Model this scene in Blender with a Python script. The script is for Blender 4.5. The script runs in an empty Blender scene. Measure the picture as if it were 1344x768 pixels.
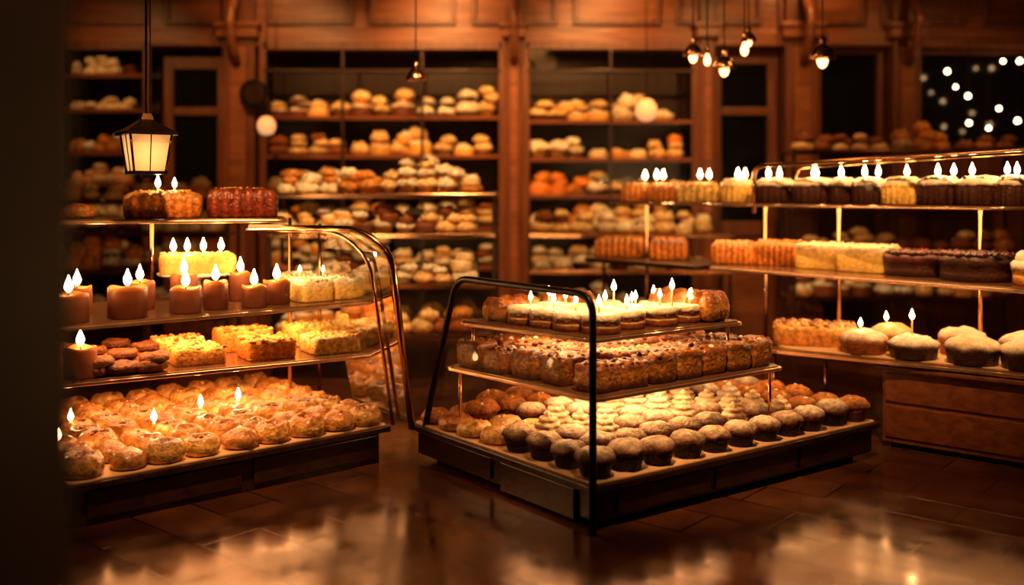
import bpy, math, random
import numpy as np
from mathutils import Vector, noise
random.seed(11)
R = random.random
def U(a,b): return a+(b-a)*R()
sc = bpy.context.scene

# ------------------------------------------------------------------ materials
def newmat(name):
    m = bpy.data.materials.new(name); m.use_nodes = True
    nt = m.node_tree; nt.nodes.clear()
    out = nt.nodes.new('ShaderNodeOutputMaterial')
    b = nt.nodes.new('ShaderNodeBsdfPrincipled')
    nt.links.new(b.outputs[0], out.inputs[0])
    return m, nt, b, out
def attr_mat(name, rough, bump, scale, spec=0.4, sss=0.0, coat=0.0, vary=0.5):
    m, nt, b, out = newmat(name)
    a = nt.nodes.new('ShaderNodeAttribute'); a.attribute_name = 'Col'
    tc = nt.nodes.new('ShaderNodeTexCoord')
    n = nt.nodes.new('ShaderNodeTexNoise'); n.inputs['Scale'].default_value = scale; n.inputs['Detail'].default_value = 4
    nt.links.new(tc.outputs['Object'], n.inputs['Vector'])
    mr = nt.nodes.new('ShaderNodeMapRange'); mr.inputs[1].default_value=.3; mr.inputs[2].default_value=.7
    mr.inputs[3].default_value = 1-vary; mr.inputs[4].default_value = 1+vary*.6
    nt.links.new(n.outputs['Fac'], mr.inputs[0])
    mx = nt.nodes.new('ShaderNodeVectorMath'); mx.operation='SCALE'
    nt.links.new(a.outputs['Color'], mx.inputs[0]); nt.links.new(mr.outputs[0], mx.inputs['Scale'])
    nt.links.new(mx.outputs[0], b.inputs['Base Color'])
    bp = nt.nodes.new('ShaderNodeBump'); bp.inputs['Strength'].default_value = bump; bp.inputs['Distance'].default_value=.014
    n2 = nt.nodes.new('ShaderNodeTexNoise'); n2.inputs['Scale'].default_value = scale*1.5; n2.inputs['Detail'].default_value = 3
    nt.links.new(tc.outputs['Object'], n2.inputs['Vector'])
    nt.links.new(n2.outputs['Fac'], bp.inputs['Height']); nt.links.new(bp.outputs[0], b.inputs['Normal'])
    b.inputs['Roughness'].default_value = rough
    b.inputs['Specular IOR Level'].default_value = spec
    b.inputs['Coat Weight'].default_value = coat
    b.inputs['Coat Roughness'].default_value = .2
    if sss: 
        b.inputs['Subsurface Weight'].default_value = sss
        b.inputs['Subsurface Radius'].default_value = (.06,.03,.01)
        b.inputs['Subsurface Scale'].default_value = .5
    return m
M_PASTRY = attr_mat('baked_crust', .6, .9, 45, spec=.25, vary=.55)
M_FROST  = attr_mat('frosting', .45, .5, 45, vary=.25)
M_GLAZE  = attr_mat('glazed_crust', .28, .7, 38, spec=.5, coat=.22, vary=.55)
M_WAX    = attr_mat('candle_wax', .4, .1, 20, spec=.3, sss=.08, vary=.12)
def emis(name, col, s):
    m, nt, b, out = newmat(name)
    b.inputs['Base Color'].default_value=(*col,1)
    b.inputs['Emission Color'].default_value=(*col,1); b.inputs['Emission Strength'].default_value=s
    return m
M_FLAME = emis('candle_flame', (1,.56,.22), 85)
M_BULB  = emis('bulb_glow', (1,.45,.15), 7)
M_FAIRY = emis('fairy_glow', (1,.60,.30), 20)
M_GLOBE = emis('globe_glass', (1,.48,.19), .75)
def lantern_glass():
    m, nt, b, out = newmat('lantern_glass')
    tc=nt.nodes.new('ShaderNodeTexCoord'); ln=nt.nodes.new('ShaderNodeVectorMath'); ln.operation='LENGTH'
    nt.links.new(tc.outputs['Object'],ln.inputs[0])
    mr=nt.nodes.new('ShaderNodeMapRange'); mr.inputs[1].default_value=.075; mr.inputs[2].default_value=.135; mr.inputs[3].default_value=1.9; mr.inputs[4].default_value=.7
    nt.links.new(ln.outputs['Value'],mr.inputs[0]); nt.links.new(mr.outputs[0],b.inputs['Emission Strength'])
    b.inputs['Emission Color'].default_value=(1,.40,.11,1); b.inputs['Base Color'].default_value=(.45,.2,.07,1); b.inputs['Roughness'].default_value=.4
    return m
M_LANT = lantern_glass()
def simple(name, col, rough, metal=0, spec=.5):
    m, nt, b, out = newmat(name)
    tc = nt.nodes.new('ShaderNodeTexCoord')
    n = nt.nodes.new('ShaderNodeTexNoise'); n.inputs['Scale'].default_value = 8; n.inputs['Detail'].default_value=4
    nt.links.new(tc.outputs['Object'], n.inputs['Vector'])
    cr = nt.nodes.new('ShaderNodeValToRGB')
    cr.color_ramp.elements[0].position=.3; cr.color_ramp.elements[0].color=(*[c*.75 for c in col],1)
    cr.color_ramp.elements[1].position=.7; cr.color_ramp.elements[1].color=(*[min(1,c*1.15) for c in col],1)
    nt.links.new(n.outputs['Fac'], cr.inputs[0]); nt.links.new(cr.outputs[0], b.inputs['Base Color'])
    b.inputs['Roughness'].default_value=rough; b.inputs['Metallic'].default_value=metal
    b.inputs['Specular IOR Level'].default_value=spec
    return m
M_WICK = simple('black_wick', (.01,.008,.006), .8)
M_BLACK = simple('black_metal', (.012,.009,.008), .3, .6)
M_BRONZE = simple('bronze_metal', (.66,.38,.20), .17, 1.0)
M_SHELF = simple('shelf_plate', (.16,.075,.035), .15, .3)
M_LINER = simple('tray_liner_paper', (.72,.44,.22), .45)
M_RIM = simple('tray_rim_metal', (.8,.50,.29), .22, .85)
M_CREAMC = simple('ceramic_cream', (.7,.55,.38), .3)
M_NIGHT = simple('night_window_glass', (.004,.0045,.006), .12)
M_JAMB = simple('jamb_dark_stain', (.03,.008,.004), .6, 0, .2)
def wood(name, c1, c2, rough, ax='x', sc_=1.0, bump=.25, spec=.5):
    m, nt, b, out = newmat(name)
    tc = nt.nodes.new('ShaderNodeTexCoord'); mp = nt.nodes.new('ShaderNodeMapping')
    s = {'x':(1.2,14,14),'y':(14,1.2,14),'z':(14,14,1.2)}[ax]
    mp.inputs['Scale'].default_value = [k*sc_ for k in s]
    nt.links.new(tc.outputs['Object'], mp.inputs['Vector'])
    n = nt.nodes.new('ShaderNodeTexNoise'); n.inputs['Scale'].default_value=1.5; n.inputs['Detail'].default_value=6; n.inputs['Distortion'].default_value=.6
    nt.links.new(mp.outputs[0], n.inputs['Vector'])
    cr = nt.nodes.new('ShaderNodeValToRGB')
    cr.color_ramp.elements[0].position=.3; cr.color_ramp.elements[0].color=(*c1,1)
    cr.color_ramp.elements[1].position=.72; cr.color_ramp.elements[1].color=(*c2,1)
    nt.links.new(n.outputs['Fac'], cr.inputs[0]); nt.links.new(cr.outputs[0], b.inputs['Base Color'])
    bp = nt.nodes.new('ShaderNodeBump'); bp.inputs['Strength'].default_value=bump; bp.inputs['Distance'].default_value=.01
    nt.links.new(n.outputs['Fac'], bp.inputs['Height']); nt.links.new(bp.outputs[0], b.inputs['Normal'])
    b.inputs['Roughness'].default_value=rough; b.inputs['Specular IOR Level'].default_value=spec
    return m
M_DWOOD = wood('dark_walnut', (.015,.005,.0025), (.042,.015,.007), .3)
M_CWOOD = wood('counter_mahogany', (.10,.026,.009), (.24,.072,.022), .33)
M_WWOOD = wood('wall_wood', (.075,.021,.008), (.19,.060,.020), .36, 'z')
M_HWOOD = wood('header_wood', (.13,.040,.014), (.30,.10,.034), .34, 'x')
M_BACKW = wood('cabinet_back_wood', (.012,.0045,.003), (.032,.011,.005), .28, 'z')

def glassmat():
    m = bpy.data.materials.new('case_glass'); m.use_nodes=True
    nt=m.node_tree; nt.nodes.clear()
    out=nt.nodes.new('ShaderNodeOutputMaterial'); mix=nt.nodes.new('ShaderNodeMixShader')
    tr=nt.nodes.new('ShaderNodeBsdfTransparent'); gl=nt.nodes.new('ShaderNodeBsdfGlossy')
    gl.inputs['Roughness'].default_value=.03; tr.inputs[0].default_value=(.98,.97,.95,1)
    fr=nt.nodes.new('ShaderNodeFresnel'); fr.inputs[0].default_value=1.3
    mu=nt.nodes.new('ShaderNodeMath'); mu.operation='MULTIPLY'; mu.inputs[1].default_value=.5
    nt.links.new(fr.outputs[0],mu.inputs[0])
    nt.links.new(mu.outputs[0],mix.inputs[0]); nt.links.new(tr.outputs[0],mix.inputs[1]); nt.links.new(gl.outputs[0],mix.inputs[2])
    nt.links.new(mix.outputs[0],out.inputs[0]); return m
M_GLASS = glassmat()

def floormat():
    m, nt, b, out = newmat('floor_tiles')
    tc = nt.nodes.new('ShaderNodeTexCoord'); mp = nt.nodes.new('ShaderNodeMapping')
    mp.inputs['Rotation'].default_value=(0,0,math.radians(40)); mp.inputs['Scale'].default_value=(1,1,1)
    nt.links.new(tc.outputs['Object'], mp.inputs['Vector'])
    br = nt.nodes.new('ShaderNodeTexBrick'); br.inputs['Scale'].default_value=1.0
    br.inputs['Brick Width'].default_value=.56; br.inputs['Row Height'].default_value=.28
    br.inputs['Mortar Size'].default_value=.006; br.inputs['Mortar Smooth'].default_value=.3
    br.inputs['Color1'].default_value=(.105,.034,.014,1); br.inputs['Color2'].default_value=(.058,.018,.009,1); br.inputs['Mortar'].default_value=(.010,.004,.002,1)
    nt.links.new(mp.outputs[0], br.inputs['Vector'])
    n = nt.nodes.new('ShaderNodeTexNoise'); n.inputs['Scale'].default_value=5; n.inputs['Detail'].default_value=6; n.inputs['Roughness'].default_value=.55
    nt.links.new(mp.outputs[0], n.inputs['Vector'])
    mr = nt.nodes.new('ShaderNodeMapRange'); mr.inputs[1].default_value=.3; mr.inputs[2].default_value=.7; mr.inputs[3].default_value=.65; mr.inputs[4].default_value=1.3
    nt.links.new(n.outputs['Fac'], mr.inputs[0])
    vm = nt.nodes.new('ShaderNodeVectorMath'); vm.operation='SCALE'
    nt.links.new(br.outputs['Color'], vm.inputs[0]); nt.links.new(mr.outputs[0], vm.inputs['Scale'])
    nt.links.new(vm.outputs[0], b.inputs['Base Color'])
    mr2 = nt.nodes.new('ShaderNodeMapRange'); mr2.inputs[1].default_value=.3; mr2.inputs[2].default_value=.7; mr2.inputs[3].default_value=.10; mr2.inputs[4].default_value=.26
    nt.links.new(n.outputs['Fac'], mr2.inputs[0]); nt.links.new(mr2.outputs[0], b.inputs['Roughness'])
    b.inputs['Specular IOR Level'].default_value=.85
    b.inputs['Specular Tint'].default_value=(1,.62,.38,1)
    b.inputs['Metallic'].default_value=.15
    bp = nt.nodes.new('ShaderNodeBump'); bp.inputs['Strength'].default_value=.16; bp.inputs['Distance'].default_value=.004
    ad = nt.nodes.new('ShaderNodeMath'); ad.operation='MULTIPLY_ADD'; ad.inputs[1].default_value=-2.2
    nt.links.new(br.outputs['Fac'], ad.inputs[0]); nt.links.new(n.outputs['Fac'], ad.inputs[2])
    nt.links.new(ad.outputs[0], bp.inputs['Height']); nt.links.new(bp.outputs[0], b.inputs['Normal'])
    return m
M_FLOOR = floormat()
BULK = [M_PASTRY, M_FROST, M_GLAZE, M_WAX, M_FLAME, M_WICK, M_CREAMC, M_RIM]
PA,FR,GL,WX,FL,WK,CE,RM = range(8)

# ------------------------------------------------------------------ object helpers
def link(o, parent=None):
    sc.collection.objects.link(o)
    if parent is not None:
        o.parent = parent; 
        o.location = Vector(o.location) - Vector(parent.location)
    return o
def empty(name, loc):
    e = bpy.data.objects.new(name, None); e.empty_display_size=.1; e.location = loc
    sc.collection.objects.link(e); return e
def meshobj(name, verts, faces, mat, parent=None, smooth=False, org=None):
    v = np.array(verts, float)
    if org is None: org = (v.min(0)+v.max(0))/2
    me = bpy.data.meshes.new(name); me.from_pydata((v-org).tolist(), [], faces); me.update()
    me.materials.append(mat)
    if smooth: me.polygons.foreach_set('use_smooth',[True]*len(me.polygons))
    o = bpy.data.objects.new(name, me); o.location = Vector(org)
    return link(o, parent)
def bevel(o, w=.006, seg=2):
    b = o.modifiers.new('bevel','BEVEL'); b.width=w; b.segments=seg; b.limit_method='ANGLE'; return o
def box(name, x0,x1,y0,y1,z0,z1, mat, parent=None, bv=.006):
    v=[(x,y,z) for z in (z0,z1) for (x,y) in ((x0,y0),(x1,y0),(x1,y1),(x0,y1))]
    f=[(3,2,1,0),(4,5,6,7),(0,1,5,4),(1,2,6,5),(2,3,7,6),(3,0,4,7)]
    o=meshobj(name,v,f,mat,parent)
    if bv: bevel(o,bv)
    return o
def rpoly(pts, r, n=6):
    out=[]; N=len(pts)
    rr = r if isinstance(r,(list,tuple)) else [r]*N
    for i in range(N):
        p0=Vector(pts[i-1]); p=Vector(pts[i]); p1=Vector(pts[(i+1)%N])
        a=(p0-p).normalized(); b=(p1-p).normalized()
        if rr[i]<=0: out.append(tuple(p)); continue
        A=p+a*rr[i]; B=p+b*rr[i]
        for k in range(n+1):
            t=k/n; q=A*(1-t)**2+p*2*t*(1-t)+B*t*t; out.append(tuple(q))
    return out
def slab(name, pts, z0, z1, mat, parent=None, r=.03, bv=.004):
    a=sum(pts[i-1][0]*pts[i][1]-pts[i][0]*pts[i-1][1] for i in range(len(pts)))
    if a<0:
        pts=pts[::-1]
        if isinstance(r,(list,tuple)): r=r[::-1]
    p=rpoly(pts,r); n=len(p)
    v=[(x,y,z0) for x,y in p]+[(x,y,z1) for x,y in p]
    f=[tuple(range(n))[::-1], tuple(range(n,2*n))]+[(i,(i+1)%n,n+(i+1)%n,n+i) for i in range(n)]
    o=meshobj(name,v,f,mat,parent)
    if bv: bevel(o,bv)
    return o
def fillet(pts, r, n=7):
    out=[Vector(pts[0])]
    for i in range(1,len(pts)-1):
        p0,p,p1=Vector(pts[i-1]),Vector(pts[i]),Vector(pts[i+1])
        a=(p0-p); b=(p1-p); k=min(r,a.length*.48,b.length*.48); A=p+a.normalized()*k; B=p+b.normalized()*k
        for j in range(n+1):
            t=j/n; out.append(A*(1-t)**2+p*2*t*(1-t)+B*t*t)
    out.append(Vector(pts[-1])); return out
def tube(name, pts, r, mat, parent=None, fr=.08, n=10):
    P = fillet(pts, fr) if len(pts)>2 else [Vector(p) for p in pts]
    V=[];F=[]
    up=None
    for i,p in enumerate(P):
        d=(P[min(i+1,len(P)-1)]-P[max(i-1,0)]).normalized()
        if up is None:
            up=Vector((0,0,1)) if abs(d.z)<.9 else Vector((1,0,0))
        s=d.cross(up).normalized(); up=s.cross(d).normalized()
        for k in range(n):
            a=2*math.pi*k/n; V.append(tuple(p+s*math.cos(a)*r+up*math.sin(a)*r))
    for i in range(len(P)-1):
        for k in range(n):
            F.append((i*n+k,(i+1)*n+k,(i+1)*n+(k+1)%n,i*n+(k+1)%n))
    F.append(tuple(range(n))); F.append(tuple(range((len(P)-1)*n,len(P)*n))[::-1])
    return meshobj(name,V,F,mat,parent,True)

# ------------------------------------------------------------------ templates
class T:
    def __init__(s,v,f,c,m): s.v=np.array(v,float); s.f=f; s.c=np.array(c,float); s.m=m
def rings(paths, cols, mat):
    n=len(paths[0]); V=[];C=[];F=[]
    for p,c in zip(paths,cols):
        V+=list(p); C+=[c]*n
    for i in range(len(paths)-1):
        for j in range(n): F.append((i*n+j,i*n+(j+1)%n,(i+1)*n+(j+1)%n,(i+1)*n+j))
    F.append(tuple(range(n))[::-1]); F.append(tuple(range((len(paths)-1)*n,len(paths)*n)))
    return T(V,F,C,[mat]*len(F))
def lathe(prof, n=24, mat=PA, mod=None):
    P=[]
    for (r,z,c) in prof:
        ring=[]
        for j in range(n):
            a=2*math.pi*j/n; rr,zz=(r,z) if mod is None else mod(a,r,z)
            ring.append((rr*math.cos(a),rr*math.sin(a),zz))
        P.append(ring)
    return rings(P,[p[2] for p in prof],mat)
def rrect(hx,hy,rc,n):
    d=[]
    for cx,cy,a0 in ((hx-rc,hy-rc,0),(-hx+rc,hy-rc,90),(-hx+rc,-hy+rc,180),(hx-rc,-hy+rc,270)):
        for k in range(7):
            a=math.radians(a0+15*k); d.append((cx+rc*math.cos(a),cy+rc*math.sin(a)))
    d.append(d[0]); L=[0]
    for i in range(1,len(d)): L.append(L[-1]+math.dist(d[i],d[i-1]))
    xs=np.interp(np.linspace(0,L[-1],n,endpoint=False),L,[p[0] for p in d])
    ys=np.interp(np.linspace(0,L[-1],n,endpoint=False),L,[p[1] for p in d])
    return list(zip(xs,ys))
def loft(hx,hy,rc,prof,n=40,mat=PA):
    base=rrect(hx,hy,rc,n)
    return rings([[(x*s,y*s,z) for x,y in base] for s,z,c in prof],[p[2] for p in prof],mat)
def merge(*ts):
    V=[];F=[];C=[];Mi=[];o=0
    for t in ts:
        V.append(t.v);C.append(t.c);F+=[tuple(i+o for i in f) for f in t.f];Mi+=t.m;o+=len(t.v)
    return T(np.vstack(V),F,np.vstack(C),Mi)
def move(t,loc=(0,0,0),s=(1,1,1),rz=0):
    v=t.v*np.array(s); c,q=math.cos(rz),math.sin(rz)
    v=np.stack([v[:,0]*c-v[:,1]*q,v[:,0]*q+v[:,1]*c,v[:,2]],1)+np.array(loc)
    return T(v,t.f,t.c.copy(),t.m)
def lump(t,amp,freq,seed=0,cv=.2):
    zs=t.v[:,2].max()*.35+1e-6
    for i in range(len(t.v)):
        p=Vector(t.v[i])*freq+Vector((seed*7.3,seed*3.1,seed*1.7))
        nv=noise.noise_vector(p); k=min(1,max(0,t.v[i][2])/zs)
        t.v[i]+=np.array(nv)*amp*k
        t.c[i]*=1+cv*noise.noise(p*1.7)
    return t
def blob(r,c,mat=PA,n=7,sq=.8):
    return lathe([(r*.6,-r*.5*sq,c),(r,0,c),(r*.75,r*.6*sq,c),(r*.2,r*sq,c)],n,mat)
def topping(t,cnt,rx,ry,zf,r,cols,mat=PA,circ=True):
    L=[t]
    for i in range(cnt):
        if circ:
            a=U(0,6.28);q=math.sqrt(R()); x,y=rx*q*math.cos(a),ry*q*math.sin(a)
        else: x,y=U(-rx,rx),U(-ry,ry)
        L.append(move(blob(r*U(.7,1.3),random.choice(cols),mat,6),(x,y,zf(x,y)),(1,1,1),U(0,3)))
    return merge(*L)
gold=(.68,.28,.05); gold2=(.84,.45,.10); brown=(.30,.088,.016); brown2=(.15,.038,.009); dark=(.022,.007,.004)
cream=(.90,.64,.30); white=(.95,.85,.64); orange=(.78,.24,.03); yellow=(.92,.60,.14); red=(.28,.02,.010); choc=(.05,.013,.006)
berry=(.09,.014,.012)
def mixc(a,b,t): return tuple(a[i]*(1-t)+b[i]*t for i in range(3))

def t_bun(seed):
    g=mixc(gold,gold2,R()); g=mixc(g,brown,R()*.35)
    t=lathe([(.056,0,brown),(.078,.006,g),(.088,.022,gold2),(.091,.038,gold2),(.087,.054,g),(.075,.071,mixc(g,brown,.5)),(.060,.081,mixc(g,brown,.7)),(.046,.075,brown),(.033,.053,mixc(brown,brown2,.6)),(.018,.047,brown),(.004,.050,orange)],26,GL)
    lump(t,.011,22,seed,.4)
    return topping(t,8,.048,.048,lambda x,y:.068,.011,[gold2,cream,gold,brown,orange],GL)
def t_crumbun(seed,g0=gold):
    t=lathe([(.060,0,brown),(.083,.01,gold2),(.090,.03,g0),(.083,.05,g0),(.06,.066,mixc(g0,brown,.5)),(.03,.074,mixc(g0,brown,.3)),(.004,.076,g0)],22,GL)
    lump(t,.015,20,seed,.4)
    return topping(t,14,.065,.065,lambda x,y:.066-(x*x+y*y)*4,.013,[gold2,cream,brown,gold],GL)
def flute(k,amp): return lambda a,r,z:(r*(1+amp*math.cos(k*a)),z)
def t_frost(seed,base=dark,ic=white):
    b=lathe([(.050,0,base),(.054,.004,base),(.064,.045,base),(.067,.055,mixc(base,brown,.4))],40,PA,flute(14,.035))
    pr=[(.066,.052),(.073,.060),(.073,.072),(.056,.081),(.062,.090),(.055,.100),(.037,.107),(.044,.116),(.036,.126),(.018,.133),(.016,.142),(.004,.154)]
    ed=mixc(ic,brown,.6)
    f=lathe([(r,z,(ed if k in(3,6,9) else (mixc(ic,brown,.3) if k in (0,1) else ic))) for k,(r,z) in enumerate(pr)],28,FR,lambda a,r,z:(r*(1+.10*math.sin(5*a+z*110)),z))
    lump(f,.005,30,seed,.12)
    t=merge(b,f)
    return topping(t,8,.05,.05,lambda x,y:.128-(x*x+y*y)**.5*.95,.009,[gold,brown,cream,brown2],FR) if seed%2 else t
def t_dome(seed,base=dark,top=white,edge=brown,cover=1.0):
    b=lathe([(.054,0,base),(.058,.004,base),(.070,.05,base),(.075,.062,base)],40,PA,flute(16,.035))
    e2=mixc(edge,top,.25*cover)
    f=lathe([(.072,.058,base),(.083,.066,edge),(.085,.078,edge),(.078,.092,e2),(.062,.105,mixc(e2,top,.65)),(.042,.114,top),(.02,.119,top),(.004,.12,top)],28,PA)
    lump(f,.011,24,seed,.3)
    return merge(b,f)
def t_muffin(seed):
    return topping(t_dome(seed,brown2,mixc(brown,gold,.45),mixc(brown,brown2,.4)),12,.06,.06,lambda x,y:.115-(x*x+y*y)*6,.012,[gold,white,brown2,cream,brown],GL)
def t_sq(seed):
    a=mixc(brown,gold,U(.2,.6)); b=mixc(brown2,brown,R())
    t=loft(.085,.082,.026,[(.86,0,b),(.95,.01,b),(1,.04,a),(1,.08,mixc(a,gold2,.2)),(1.02,.102,b),(.95,.120,b),(.75,.126,a),(.5,.13,b),(.25,.13,a),(.03,.13,a)],32,GL)
    lump(t,.012,18,seed,.45)
    return topping(t,18,.07,.07,lambda x,y:.124,.014,[a,b,gold2,brown2,white,brown,brown],GL,False)
def t_loaf(hx,hy,h,c1,c2,seed,pitch=.045,amp=.10,mat=GL,n=110):
    t=loft(hx,hy,min(hx,hy)*.35,[(.93,0,c2),(.98,.01,c1),(1,h*.3,c1),(1,h*.62,c1),(.97,h*.82,c2),(.88,h*.94,c2),(.7,h,c2),(.45,h*1.02,c2),(.2,h*1.02,c2),(.02,h*1.02,c2)],n,mat)
    for i in range(len(t.v)):
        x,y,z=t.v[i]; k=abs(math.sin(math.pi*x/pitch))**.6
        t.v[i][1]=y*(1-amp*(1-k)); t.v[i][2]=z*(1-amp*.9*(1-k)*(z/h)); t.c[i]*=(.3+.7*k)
    lump(t,.004,25,seed,.2)
    return topping(t,int(hx*130),hx*.85,hy*.7,lambda x,y:h*.99,.011,[c1,c2,gold2 if c1 is not red else brown2,mixc(c1,cream,.4)],mat,False)
def t_braid(hx,hy,h,c1,c2,seed):
    L=[]; n=max(3,int(hx*2/.07))
    for i in range(n):
        for s in (-1,1):
            b=lathe([(.5,0,c2),(.9,.15,c1),(1,.45,c1),(.85,.75,c2),(.5,.95,c2),(.05,1,c2)],14,GL)
            L.append(move(b,(-hx+ (i+.5)*2*hx/n,s*hy*.45,0),(hx/n*1.5,hy*.62,h),s*.35))
    t=merge(*L); lump(t,.010,22,seed,.35); return t
def t_slab(hx,hy,h,side,top,seed,crumb=40,ccols=None,cr=.013,mat=PA):
    t=loft(hx,hy,.025,[(.97,0,side),(1,.006,side),(1.0,h*.5,side),(1.0,h*.8,mixc(side,top,.5)),(.985,h*.95,top),(.93,h,top),(.7,h*1.02,top),(.4,h*1.02,top),(.1,h*1.02,top)],44,mat)
    lump(t,.010,18,seed,.35)
    return topping(t,crumb,hx*.93,hy*.93,lambda x,y:h,cr,ccols or [top,side,gold2],mat,False) if crumb else t
def t_round(r,h,side,ic,seed,pip=12,layers=True,dots=None,pc=None):
    pr=[(r*.95,0,side),(r,.004,side),(r,h*.3,side),(r*.985,h*.36,cream if layers else side),(r,h*.42,side),(r,h*.62,side),(r*1.03,h*.68,ic),(r*1.04,h*.88,ic),(r*.98,h*.97,ic),(r*.8,h,ic),(r*.5,h*1.01,ic),(r*.1,h*1.01,ic)]
    t=lathe(pr,40,FR,lambda a,rr,z:(rr,z-(.018*max(0,math.sin(9*a+1))*(1 if h*.65<z<h*.8 else 0))))
    lump(t,.004,20,seed,.1)
    L=[t]
    for i in range(pip):
        a=6.283*i/pip
        L.append(move(blob(r*.16,pc or ic,FR,9,1.3),(math.cos(a)*r*.78,math.sin(a)*r*.78,h+r*.05)))
    return merge(*L)
def t_ridgecake(r,h,side,ic,seed,k=18):
    pr=[(r*.92,0,side),(r,.006,side),(r,h*.60,side),(r*1.0,h*.70,side),(r*1.03,h*.75,mixc(side,ic,.5)),(r*1.0,h*.86,ic),(r*.8,h*.97,ic),(r*.5,h*1.04,ic),(r*.2,h*1.08,ic),(r*.03,h*1.09,ic)]
    t=lathe(pr,72,FR,lambda a,rr,z:(rr*(1+(.05*math.cos(k*a) if z<h*.72 else 0)),z))
    lump(t,.009,24,seed,.2); 
    return topping(t,20,r*.75,r*.75,lambda x,y:h*.98,.013,[ic,ic,mixc(ic,side,.3)],FR)
def t_flame(s=1.0):
    c=(1,.6,.2)
    return lathe([(.003*s,0,c),(.0105*s,.008*s,c),(.0150*s,.018*s,c),(.0135*s,.030*s,c),(.0070*s,.045*s,c),(.0015*s,.062*s,c)],10,FL)
def t_pillar(r,h,c,seed,fs=1.1):
    w=mixc(c,orange,.5)
    t=lathe([(r*.97,0,c),(r,.005,c),(r,h*.5,c),(r*1.0,h*.86,mixc(c,w,.3)),(r*.985,h*.96,w),(r*.93,h,w),(r*.86,h*.985,w),(r*.7,h*.93,w),(r*.3,h*.915,w),(r*.02,h*.91,w)],32,WX,lambda a,rr,z:(rr,z+(.006*math.sin(3*a+seed) if z>h*.9 else 0)))
    lump(t,.003,14,seed,.12)
    wk=lathe([(.003,h*.9,dark),(.0025,h+.012,dark)],6,WK)
    return merge(t,wk,move(t_flame(fs),(0,0,h+.004)))
def t_stick(h=.07,c=cream,fs=.75,r=.0055):
    t=lathe([(r,-.005,c),(r,h*.9,c),(r*.6,h,c)],8,WX)
    wk=lathe([(.0015,h,dark),(.0012,h+.008,dark)],5,WK)
    return merge(t,wk,move(t_flame(fs),(0,0,h+.004)))
def t_lumplow(seed,c1,c2,kind):
    if kind==0: t=lathe([(.7,0,c1),(1,.25,c1),(.95,.6,c2),(.6,.9,c2),(.1,1,c2)],14,PA)
    elif kind==1: t=lathe([(.6,0,c1),(.75,.45,c1),(1,.55,c2),(.9,.8,c2),(.5,1.0,c2),(.1,1.1,c2)],14,PA)
    else: t=lathe([(.95,0,c1),(1,.1,c1),(1,.6,c1),(.95,.75,c2),(.6,.8,c2),(.3,.95,c2),(.05,1,c2)],14,FR)
    t.v[:,0]*=.1; t.v[:,1]*=.1; t.v[:,2]*=.11
    lump(t,.020,20,seed,.5)
    return topping(t,6,.06,.06,lambda x,y:.10,.02,[c2,mixc(c1,c2,.5),mixc(c2,white,.4)],PA)

class Mass:
    def __init__(s): s.V=[];s.F=[];s.C=[];s.M=[];s.o=0
    def add(s,t,loc,rz=0,sc_=1.0,tint=1.0):
        S=(sc_,)*3 if not isinstance(sc_,tuple) else sc_
        v=t.v*np.array(S); c,q=math.cos(rz),math.sin(rz)
        v=np.stack([v[:,0]*c-v[:,1]*q,v[:,0]*q+v[:,1]*c,v[:,2]],1)+np.array(loc)
        s.V.append(v); s.C.append(np.clip(t.c*tint,0,1)); o=s.o
        s.F+=[tuple(i+o for i in f) for f in t.f]; s.M+=t.m; s.o+=len(v)
    def build(s,name,parent=None):
        V=np.vstack(s.V); C=np.vstack(s.C); lo=V.min(0); hi=V.max(0); org=np.array([(lo[0]+hi[0])/2,(lo[1]+hi[1])/2,lo[2]])
        me=bpy.data.meshes.new(name); me.from_pydata((V-org).tolist(),[],s.F); 
        for m in BULK: me.materials.append(m)
        me.polygons.foreach_set('material_index',s.M); me.polygons.foreach_set('use_smooth',[True]*len(s.F))
        ca=me.color_attributes.new('Col','FLOAT_COLOR','POINT')
        ca.data.foreach_set('color',np.hstack([C,np.ones((len(C),1))]).astype(np.float32).ravel())
        me.update(); o=bpy.data.objects.new(name,me); o.location=Vector(org)
        return link(o,parent)
def P2(F,Uv,Vv,a,b): return (F[0]+Uv[0]*a+Vv[0]*b, F[1]+Uv[1]*a+Vv[1]*b)
def quad(F,Uv,Vv): return [P2(F,Uv,Vv,0,0),P2(F,Uv,Vv,1,0),P2(F,Uv,Vv,1,1),P2(F,Uv,Vv,0,1)]
def qi(F,Uv,Vv,e):
    return [P2(F,Uv,Vv,e,e),P2(F,Uv,Vv,1-e,e),P2(F,Uv,Vv,1-e,1-e),P2(F,Uv,Vv,e,1-e)]

# ------------------------------------------------------------------ lights
WARM=(1,.50,.18)
AMB=(1,.44,.13)
def area(name, loc, sx, sy, e, rz=0, col=WARM, parent=None):
    l=bpy.data.lights.new(name,'AREA'); l.shape='RECTANGLE'; l.size=sx; l.size_y=sy; l.energy=e; l.color=col
    o=bpy.data.objects.new(name,l); o.location=loc; o.rotation_euler=(0,0,rz); return link(o,parent)
def spot(name, loc, tgt, e, ang=40, blend=.8, col=WARM, rad=.06):
    l=bpy.data.lights.new(name,'SPOT'); l.energy=e; l.spot_size=math.radians(ang); l.spot_blend=blend; l.color=col; l.shadow_soft_size=rad
    o=bpy.data.objects.new(name,l); o.location=loc
    o.rotation_euler=(Vector(tgt)-Vector(loc)).to_track_quat('-Z','Y').to_euler(); sc.collection.objects.link(o); return o
def point(name, loc, e, col=WARM, rad=.03):
    l=bpy.data.lights.new(name,'POINT'); l.energy=e; l.color=col; l.shadow_soft_size=rad
    o=bpy.data.objects.new(name,l); o.location=loc; sc.collection.objects.link(o); return o

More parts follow.
